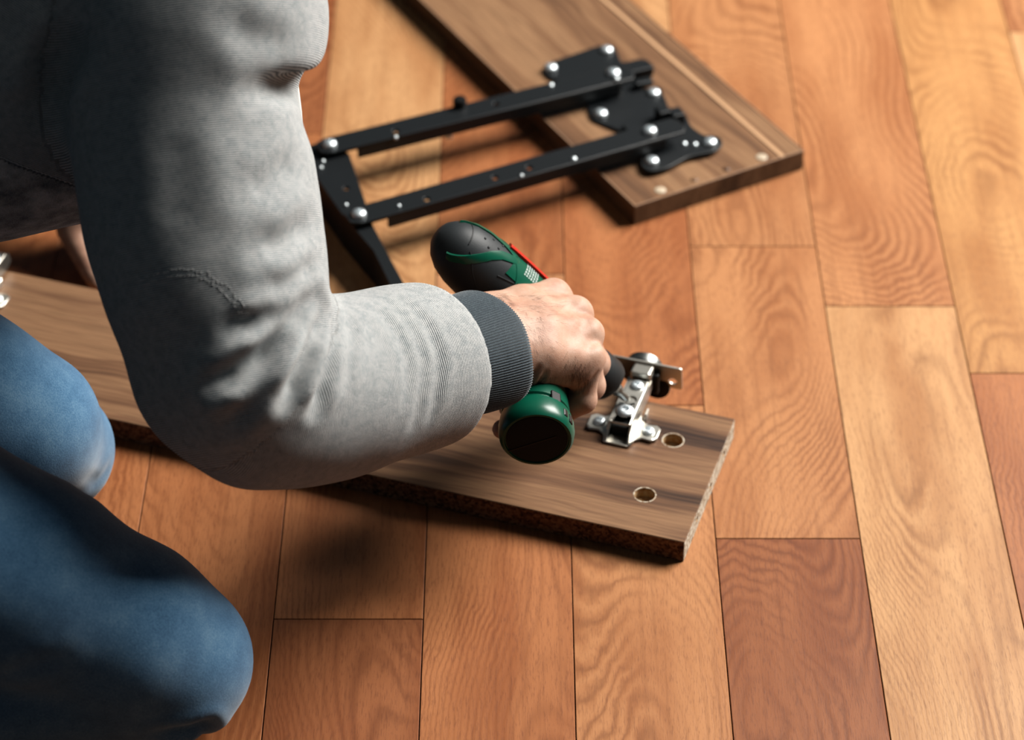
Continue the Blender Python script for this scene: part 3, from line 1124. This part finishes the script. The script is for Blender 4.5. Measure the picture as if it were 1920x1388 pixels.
def hand_fn(P):
    d = None
    wo = {'i': (-56, 2, 4), 'm': (-57, 9, 16), 'r': (-57, 12, 28), 'p': (-56, 8, 41)}
    for q in 'imrp':
        m = MC[q]; w0 = wo[q]
        mid = tuple((a + b) / 2 for a, b in zip(m, w0))
        mid = (mid[0], mid[1] + 3.0, mid[2])
        e = mmseg(P, [(w0, 15.5), (mid, 12.2), (m, 10.6)], .006)
        d = e if d is None else smin(d, e, .009)
    # palm flesh
    for a, b, ra, rb in (((-45, -4, 2), (-8, 22, -22), 15, 12), ((-42, -2, 24), (4, 26, 14), 15, 13), ((-40, 4, 40), (6, 30, 24), 14, 11), ((-48, -8, 12), (-22, -10, -6), 15, 13)):
        d = smin(d, rcone(P, hl_(*a), hl_(*b), ra / 1000., rb / 1000.), .012)
    # knuckle tops
    for q, rr in zip('imrp', (7.2, 8.0, 7.6, 7.0)):
        m = MC[q]; d = smin(d, rcone(P, hl_(m[0] + 1, m[1] + 4.2, m[2]), hl_(m[0] + 3, m[1] + 4.0, m[2]), rr / 1000., rr / 1000.), .003)
    # wrist and forearm
    w1 = wr_w - fdir * .03
    side = nrm(np.cross(fdir, dr)); 
    for s in (-1, 1):
        e = chain(P, [(hl_(-50, 3, 22 + 13 * s), .0185), (wr_w + side * (.012 * s) - fdir * .03, .020), (EL + fdir * .05 + side * (.010 * s), .024)], .01)
        d = smin(d, e, .012)
    # fingers
    f = None
    for q in 'imrp':
        e = mmseg(P, FG[q], .0035)
        # joint swell
        for (p, r) in FG[q][1:3]:
            e = smin(e, np.linalg.norm(P - hl_(*p).astype(np.float32), axis=-1) - (r + .5) / 1000., .003)
        f = e if f is None else smin(f, e, .0012)
    d = smin(d, f, .0055)
    th = mmseg(P, [((-44, -6, 4), 15), ((-24, -27, -14), 12.5), ((6, -32, -18), 10.2), ((30, -27, -20), 8.4)], .006)
    return smin(d, th, .007)


hV, hQ = surface(hand_fn, HM - np.array([.20, .19, .075]), HM + np.array([.09, .075, .15]), .00125, smooth=2)
# tendon and knuckle creases
hn = grad(hand_fn, hV)


def px_line_disp(V, N, fn, lines, dmin=None):
    disp = np.zeros(len(V))
    for pts, wd, dp in lines:
        P3 = np.array([hit(fn, *p) for p in pts])
        best = np.full(len(V), 1e9); tb = np.zeros(len(V))
        L = len(P3) - 1
        for i in range(L):
            a, b = P3[i], P3[i + 1]; ab = b - a
            t = np.clip(((V - a) @ ab) / (ab @ ab), 0, 1)
            q = np.linalg.norm(V - a - t[:, None] * ab, axis=1)
            m = q < best; best[m] = q[m]; tb[m] = (i + t[m]) / L
        tap = np.clip(np.minimum(tb, 1 - tb) * 4 + .35, 0, 1)
        x = best / wd
        disp += dp * tap * (-np.exp(-x * x) + .45 * np.exp(-(x - 1.9) ** 2))
    return V + N * disp[:, None]


hV = px_line_disp(hV, hn, hand_fn, [
    ([(1008, 690), (990, 715), (975, 738)], .0022, .0011),
    ([(1022, 700), (1006, 725), (992, 745)], .0020, .0010),
    ([(1120, 700), (1100, 722), (1070, 735)], .0020, .0010),
    ([(1075, 560), (1055, 585)], .0035, .0008),
    ([(1105, 600), (1085, 615)], .0035, .0008),
    ([(1118, 640), (1098, 655)], .0035, .0008),
    ([(935, 548), (950, 560), (962, 578)], .002, .0007),
])

# ---- skeleton of the rest
SH = np.array([-.200, 1.440, .455])          # right shoulder
SHL = np.array([-.26, 1.69, .47])            # left shoulder
CH = np.array([-.26, 1.560, .585]); BE = np.array([-.42, 1.490, .372]); HP = np.array([-.66, 1.40, .40])
KR = at(325, 1240, .056); KL = at(100, 842, .050)
LH = at(165, 452, .016)
NK = np.array([-.11, 1.49, .670]); HD = np.array([-.01, 1.49, .740])


def body_fn(P):
    d = chain(P, [(HP, .10), (BE, .095), (CH, .10)], .05)
    d = smin(d, chain(P, [(SH, .055), (CH, .09), (SHL, .055)], .05), .05)
    d = smin(d, chain(P, [(SH, .042), (EL, .031), (EL + fdir * .08, .030)], .02), .03)
    ELL = np.array([-.30, 1.76, .27])
    WL = np.array([LH[0] - .035, LH[1] + .035, .085])
    d = smin(d, chain(P, [(SHL, .05), (ELL, .040), (WL, .027)], .02), .03)
    # left hand resting on the floor
    pal = chain(P, [(WL, .026), (LH + np.array([0, .01, .022]), .024)], .015)
    for k, (ox, oy) in enumerate(((.052, -.045), (.062, -.022), (.062, .002), (.052, .026))):
        b = LH + np.array([.018, .012 - .02 + k * .014, .012]); t = LH + np.array([ox + .01, oy, -.006])
        pal = smin(pal, chain(P, [(b, .011), ((b + t) / 2 + np.array([0, 0, .008]), .0095), (t, .008)], .004), .005)
    pal = smin(pal, chain(P, [(LH + np.array([-.01, -.005, .015]), .013), (LH + np.array([.012, -.045, -.005]), .009)], .006), .008)
    d = smin(d, pal, .015)
    for hp, kn in ((HP + np.array([0, -.09, 0]), KR), (HP + np.array([0, .09, 0]), KL)):
        ft = np.array([kn[0] - .40, kn[1], .045])
        d = smin(d, chain(P, [(hp, .070), (kn, .028)], .03), .03)
        d = smin(d, chain(P, [(kn, .028), (ft, .034)], .03), .01)
    for kn in (KR, KL):
        ft = np.array([kn[0] - .40, kn[1], .045])
        d = smin(d, chain(P, [(ft, .036), (ft + np.array([-.12, 0, -.012]), .026)], .02), .02)
    # neck and head, looking down at the work
    d = smin(d, rcone(P, CH + np.array([.03, 0, .03]), HD, .062, .055), .03)
    up = nrm([.55, 0, .83]); fo = nrm([.83, 0, -.55]); sd = np.array([0, 1, 0])
    d = smin(d, ell(P, HD + up * .05, np.array([fo, sd, up]), (.098, .077, .115)), .02)
    d = smin(d, ell(P, HD + fo * .06 - up * .03, np.array([fo, sd, up]), (.045, .045, .05)), .03)
    d = smin(d, rcone(P, HD + fo * .098 + up * .05, HD + fo * .118 + up * .018, .008, .013), .012)
    for s in (-1, 1):
        d = smin(d, ell(P, HD + sd * .078 * s + up * .035 - fo * .005, np.array([fo, sd, up]), (.017, .008, .030)), .006)
        d = np.maximum(d, -(np.linalg.norm(P - (HD + fo * .098 + sd * .033 * s + up * .052).astype(np.float32), axis=-1) - .010))
    return d


bV, bQ = surface(body_fn, (-1.2, 1.05, .0), (.18, 1.90, .98), .0045, blk=12, smooth=1)
bV2 = np.concatenate([hV, bV]); bQ2 = np.concatenate([hQ, bQ + len(hV)])
body = fig('body', bV2, bQ2, M['skin'])

# ---- sweatshirt
ARM = [(SH, .074), lump(360, 20, 1.614, 238), lump(362, 100, 1.612, 226), lump(342, 205, 1.610, 204), lump(364, 330, 1.608, 208), lump(386, 450, 1.606, 200), lump(414, 560, 1.605, 188), lump(440, 690, 1.606, 174)]
FARM = [lump(440, 690, 1.606, 174), lump(480, 732, 1.620, 164), lump(565, 735, 1.642, 155), lump(660, 722, 1.668, 149), lump(770, 692, 1.695, 138), lump(838, 672, 1.718, 124), lump(880, 662, 1.735, 114)]
cuff_c = atd(912, 655, 1.744)
cuff_d = nrm(cuff_c - atd(820, 682, 1.706))


hem_c = atd(816, 681, 1.706)


def shirt_fn(P):
    d = chain(P, ARM, .02)
    d = smin(d, chain(P, FARM, .025), .014)
    d = -smin(-d, -((P - hem_c.astype(np.float32)) @ cuff_d.astype(np.float32)), .005)
    for ga, gb, gr_ in (((625, 160, 1.66), (500, 166, 1.545), .0070), ((640, 220, 1.68), (590, 215, 1.53), .010)):
        g = rcone(P, atd(*ga), atd(*gb), gr_ + .006, gr_ * .3)
        d = -smin(-d, g, .022)
    t = chain(P, [(HP + np.array([.06, .02, .03]), .125), (BE, .165), (np.array([-.300, 1.505, .372]), .150), (CH, .182)], .06)
    t = smin(t, chain(P, [(SH, .075), (CH, .105), (SHL, .072)], .05), .05)
    ELL = np.array([-.30, 1.76, .27]); WL = np.array([LH[0] - .030, LH[1] + .030, .082])
    t = smin(t, chain(P, [(SHL, .068), (ELL, .058), (WL, .042)], .02), .03)
    t = smin(t, rcone(P, atd(575, -60, 1.68), atd(578, -10, 1.68), .018, .013), .012)
    t = smin(t, rcone(P, CH + np.array([.04, 0, .04]), NK, .08, .068), .02)
    return smin(d, t, .012)


sV, sQ = surface(shirt_fn, (-.80, 1.10, .05), (.02, 1.90, .80), .0024, blk=16, smooth=3)
sN = grad(shirt_fn, sV)
# broad soft cloth waves
def waves(V, sc, seed, n=9):
    r = np.random.RandomState(seed); o = np.zeros(len(V))
    for _ in range(n):
        k = r.normal(size=3); k *= sc * (0.6 + .8 * r.rand()) / np.linalg.norm(k)
        o += np.sin(V @ k + r.rand() * 6.28)
    return o / n


sV = sV + sN * (waves(sV, 60, 1) * .0035 + waves(sV, 130, 2) * .0012)[:, None]
CREASE = [
    ([(560, 143), (520, 154), (470, 164)], .0085, .0040),
    ([(598, 566), (548, 618), (490, 668), (440, 706), (400, 725)], .0065, .0100),
    ([(612, 590), (585, 640), (560, 700), (535, 752)], .0058, .0080),
    ([(632, 596), (624, 650), (608, 715), (590, 770)], .0050, .0055),
    ([(592, 545), (545, 580), (480, 606), (440, 618)], .0060, .0065),
    ([(520, 640), (470, 742), (430, 800)], .0070, .0040),
    ([(655, 600), (655, 660), (645, 720)], .0045, .0026),
    ([(330, 250), (336, 340), (330, 430)], .0120, .0016),
    ([(552, 300), (510, 340), (470, 360)], .0090, .0035),
    ([(585, 420), (545, 450), (490, 470)], .0080, .0040),
    ([(752, 568), (800, 612), (824, 668), (822, 722), (806, 780)], .0040, .0020),
    ([(728, 572), (776, 618), (798, 678), (794, 738), (776, 796)], .0040, .0016),
    ([(702, 582), (750, 628), (770, 688), (764, 750)], .0040, .0010),
    ([(590, 490), (560, 525), (500, 550)], .0070, .0045),
    ([(150, 60), (110, 120), (100, 200)], .012, .010),
    ([(430, 40), (470, 70), (540, 90)], .010, .003),
]
sV = relax(px_line_disp(sV, sN, shirt_fn, CREASE), sQ, 4)
# knit courses: distance along the limb axis
AX = [np.array(p) for p, _ in ARM] + [np.array(p) for p, _ in FARM[1:]]
AX = np.array(AX)
fine = []
for i in range(len(AX) - 1):
    p0, p1, p2, p3 = AX[max(i - 1, 0)], AX[i], AX[i + 1], AX[min(i + 2, len(AX) - 1)]
    for k in range(10):
        t = k / 10
        fine.append(.5 * ((2 * p1) + (-p0 + p2) * t + (2 * p0 - 5 * p1 + 4 * p2 - p3) * t * t + (-p0 + 3 * p1 - 3 * p2 + p3) * t ** 3))
fine.append(AX[-1]); fine = np.array(fine)


def arc_of(V, line):
    ds = np.linalg.norm(np.diff(line, axis=0), axis=1); cum = np.concatenate([[0], np.cumsum(ds)])
    best = np.full(len(V), 1e9); out = np.zeros(len(V))
    for i in range(len(line) - 1):
        a, ab = line[i], line[i + 1] - line[i]
        t = ((V - a) @ ab) / (ab @ ab)
        lo_ = -9. if i == 0 else 0.; hi_ = 9. if i == len(line) - 2 else 1.
        t = np.clip(t, lo_, hi_)
        q = np.linalg.norm(V - a - t[:, None] * ab, axis=1)
        m = q < best; best[m] = q[m]; out[m] = cum[i] + t[m] * ds[i]
    return out, best


ua = nrm(np.array(ARM[-1][0]) - np.array(ARM[2][0])); fa = nrm(np.array(FARM[-1][0]) - np.array(FARM[2][0]))
EC = np.array(FARM[1][0]); bis = nrm(ua + fa)
sidee = (sV - EC) @ bis
arc1 = np.where(sidee < 0, (sV - EC) @ ua, (sV - EC) @ fa)
arc2, d2 = arc_of(sV, np.array([HP, BE, CH, NK]))
rel1 = chain(sV.astype(np.float32), ARM, .02); rel1 = np.minimum(rel1, chain(sV.astype(np.float32), FARM, .02))
arc = np.where(rel1 < .012, arc1, arc2)
shirt = fig('sweatshirt', sV, sQ, M['knit'])
at_ = shirt.data.attributes.new('knit', 'FLOAT_VECTOR', 'POINT')
at_.data.foreach_set('vector', np.stack([arc, arc * 0, arc * 0], 1).astype(np.float32).ravel())

# ribbed cuff
cx = nrm(np.cross(cuff_d, [0, 0, 1])); cy = np.cross(cuff_d, cx)
NS = 132 * 4
prof = [(-.060, .0340), (-.040, .0365), (-.024, .0382), (-.012, .0388), (-.004, .0388), (0, .0380), (.0012, .0362), (.0004, .0345), (-.006, .0338), (-.03, .0330)]
V = []; Q = []
for i, (t, r) in enumerate(prof):
    for k in range(NS):
        an = 2 * math.pi * k / NS
        rib = .00055 * math.cos(an * 132) if i <= 6 else 0
        wob = .0012 * math.sin(an * 2 + .6) + .0006 * math.sin(an * 5 + t * 60)
        rr = r + rib + wob
        V.append(cuff_c + cuff_d * (t + .0012 * math.sin(an * 3)) + cx * (rr * 1.04 * math.cos(an)) + cy * (rr * .98 * math.sin(an)) - PO)
for i in range(len(prof) - 1):
    for k in range(NS):
        Q.append((i * NS + k, i * NS + (k + 1) % NS, (i + 1) * NS + (k + 1) % NS, (i + 1) * NS + k))
cuffm = np_mesh('cuff', np.array(V), np.array(Q))
cf = mesh_obj('cuff', cuffm, M['cuff'], shirt)
cf['label'] = 'dark slate ribbed cuff'
# rolled sleeve edge over the cuff
# stitched elbow seam
def seam(pts, name='elbow_seam'):
    P3 = [hit(shirt_fn, *p) for p in pts]
    bm = bmesh.new()
    tot = []
    for a, b in zip(P3, P3[1:]):
        n = max(2, int(np.linalg.norm(b - a) / .0022))
        for k in range(n):
            tot.append(a + (b - a) * k / n)
    tot = np.array(tot)
    N = grad(shirt_fn, tot)
    # settle on the displaced cloth
    for i in range(len(tot) - 1):
        dd = nrm(tot[i + 1] - tot[i]); sidev = np.cross(dd, N[i])
        for s in (-1, 1):
            j = np.argmin(np.sum((sV - (tot[i] + sidev * .0016 * s)) ** 2, 1))
            q = sV[j] + N[i] * .0001
            add_tube(bm, [q - PO - dd * .0009 + sidev * .0005 * s, q - PO + dd * .0009], .00024, 5)
    o = bm_obj(name, bm, M['thread'], shirt, True)
    return o


seam([(268, 530), (300, 517), (345, 510), (385, 516), (420, 540), (448, 572), (468, 604)])
# white drawcord seen past the sleeve
bm = bmesh.new()
pts = [atd(545, 120, 1.69), atd(553, 170, 1.69), atd(558, 210, 1.69), atd(562, 262, 1.69)]
add_tube(bm, [p - PO for p in pts], .0028, 8)
bm_obj('drawcord', bm, M['white_cord'], shirt, True)

# ---- jeans
def jeans_fn(P):
    TR = [(KR, .0485), (atd(235, 1185, 1.655), .0535), (atd(40, 1092, 1.63), .0625), (atd(-300, 930, 1.60), .078), (HP + np.array([0, -.07, .0]), .095)]
    d = chain(P, TR, .02)
    d = smin(d, chain(P, [(KR + np.array([.0, 0, .0]), .0475), (np.array([KR[0] - .12, KR[1] - .01, .058]), .054), (np.array([KR[0] - .36, KR[1], .058]), .050)], .02), .008)
    TL = [(KL, .0430), (atd(40, 800, 1.775), .0475), (atd(-90, 748, 1.76), .060), (atd(-320, 640, 1.72), .075), (HP + np.array([0, .08, 0]), .095)]
    e = chain(P, TL, .02)
    e = smin(e, chain(P, [(KL + np.array([-.004, -.004, .0]), .0430), (np.array([KL[0] - .12, KL[1], .052]), .050), (np.array([KL[0] - .36, KL[1], .055]), .048)], .02), .006)
    d = smin(d, e, .02)
    return smin(d, chain(P, [(HP, .13), (HP + np.array([.10, .02, .06]), .11)], .04), .05)


jV, jQ = surface(jeans_fn, (-.86, 1.06, -.004), (-.10, 1.62, .44), .003, blk=14, smooth=3)
jN = grad(jeans_fn, jV)
jV = jV + jN * (waves(jV, 45, 5) * .0020 + waves(jV, 110, 6) * .0006)[:, None]
jV = px_line_disp(jV, jN, jeans_fn, [
    ([(455, 1340), (380, 1362), (300, 1375)], .006, .004),
    ([(440, 1368), (370, 1384), (280, 1392)], .005, .003),
    ([(212, 872), (185, 905), (150, 925)], .006, .0012),
    ([(0, 1270), (60, 1250), (110, 1235)], .007, .001),
])
jV[:, 2] = np.maximum(jV[:, 2], .0006)
fig('jeans', jV, jQ, M['denim'])

# ---- short hair on the head, and fine dark hair on the back of the hand
def scalp_fn(P):
    up = nrm([.55, 0, .83]); fo = nrm([.83, 0, -.55]); sd = np.array([0, 1, 0])
    d = ell(P, HD + up * .056 - fo * .008, np.array([fo, sd, up]), (.104, .085, .121))
    return np.maximum(d, ((P - (HD + fo * .03).astype(np.float32)) @ (fo * .75 - up * .66).astype(np.float32)))


cV, cQ = surface(scalp_fn, HD - .16, HD + np.array([.17, .16, .2]), .005, blk=12, smooth=2)
fig('hair', cV, cQ, M['hair'])

bm = bmesh.new()
rh = np.random.RandomState(4)
spots = []
for cxp, cyp, sx, sy, n, dirx, diry in ((985, 640, 28, 34, 110, 9, 14), (1085, 700, 22, 22, 130, -3, 22), (1000, 580, 40, 22, 70, 22, 4), (1020, 715, 26, 14, 80, -10, 16), (935, 560, 12, 8, 50, 16, 6)):
    for _ in range(n):
        px = cxp + rh.normal() * sx * .7; py = cyp + rh.normal() * sy * .7
        spots.append((px, py, dirx + rh.normal() * 6, diry + rh.normal() * 5))
from mathutils.bvhtree import BVHTree
tree = BVHTree.FromPolygons([Vector(map(float, v)) for v in hV], [tuple(map(int, q)) for q in hQ])
for px, py, ax, ay in spots:
    o = Vector([float(q) for q in CC])
    pts = []
    for t, lift in ((0, -.0002), (.5, .0009), (1, .0012)):
        dv = Vector([float(q) for q in nrm(ray(px + ax * t, py + ay * t))])
        h_, n_, i_, q_ = tree.ray_cast(o, dv)
        if h_ is None or (pts and (h_ - pts[-1]).length > .009):
            pts = []; break
        pts.append(h_ + n_ * lift)
    if len(pts) == 3:
        add_tube(bm, [p - Vector(PO.tolist()) for p in pts], [.00005, .000045, .00002], 3)
hh = bm_obj('hand_hair', bm, M['hair'], person); hh['kind'] = 'stuff'

# park everything parented to the person in its frame
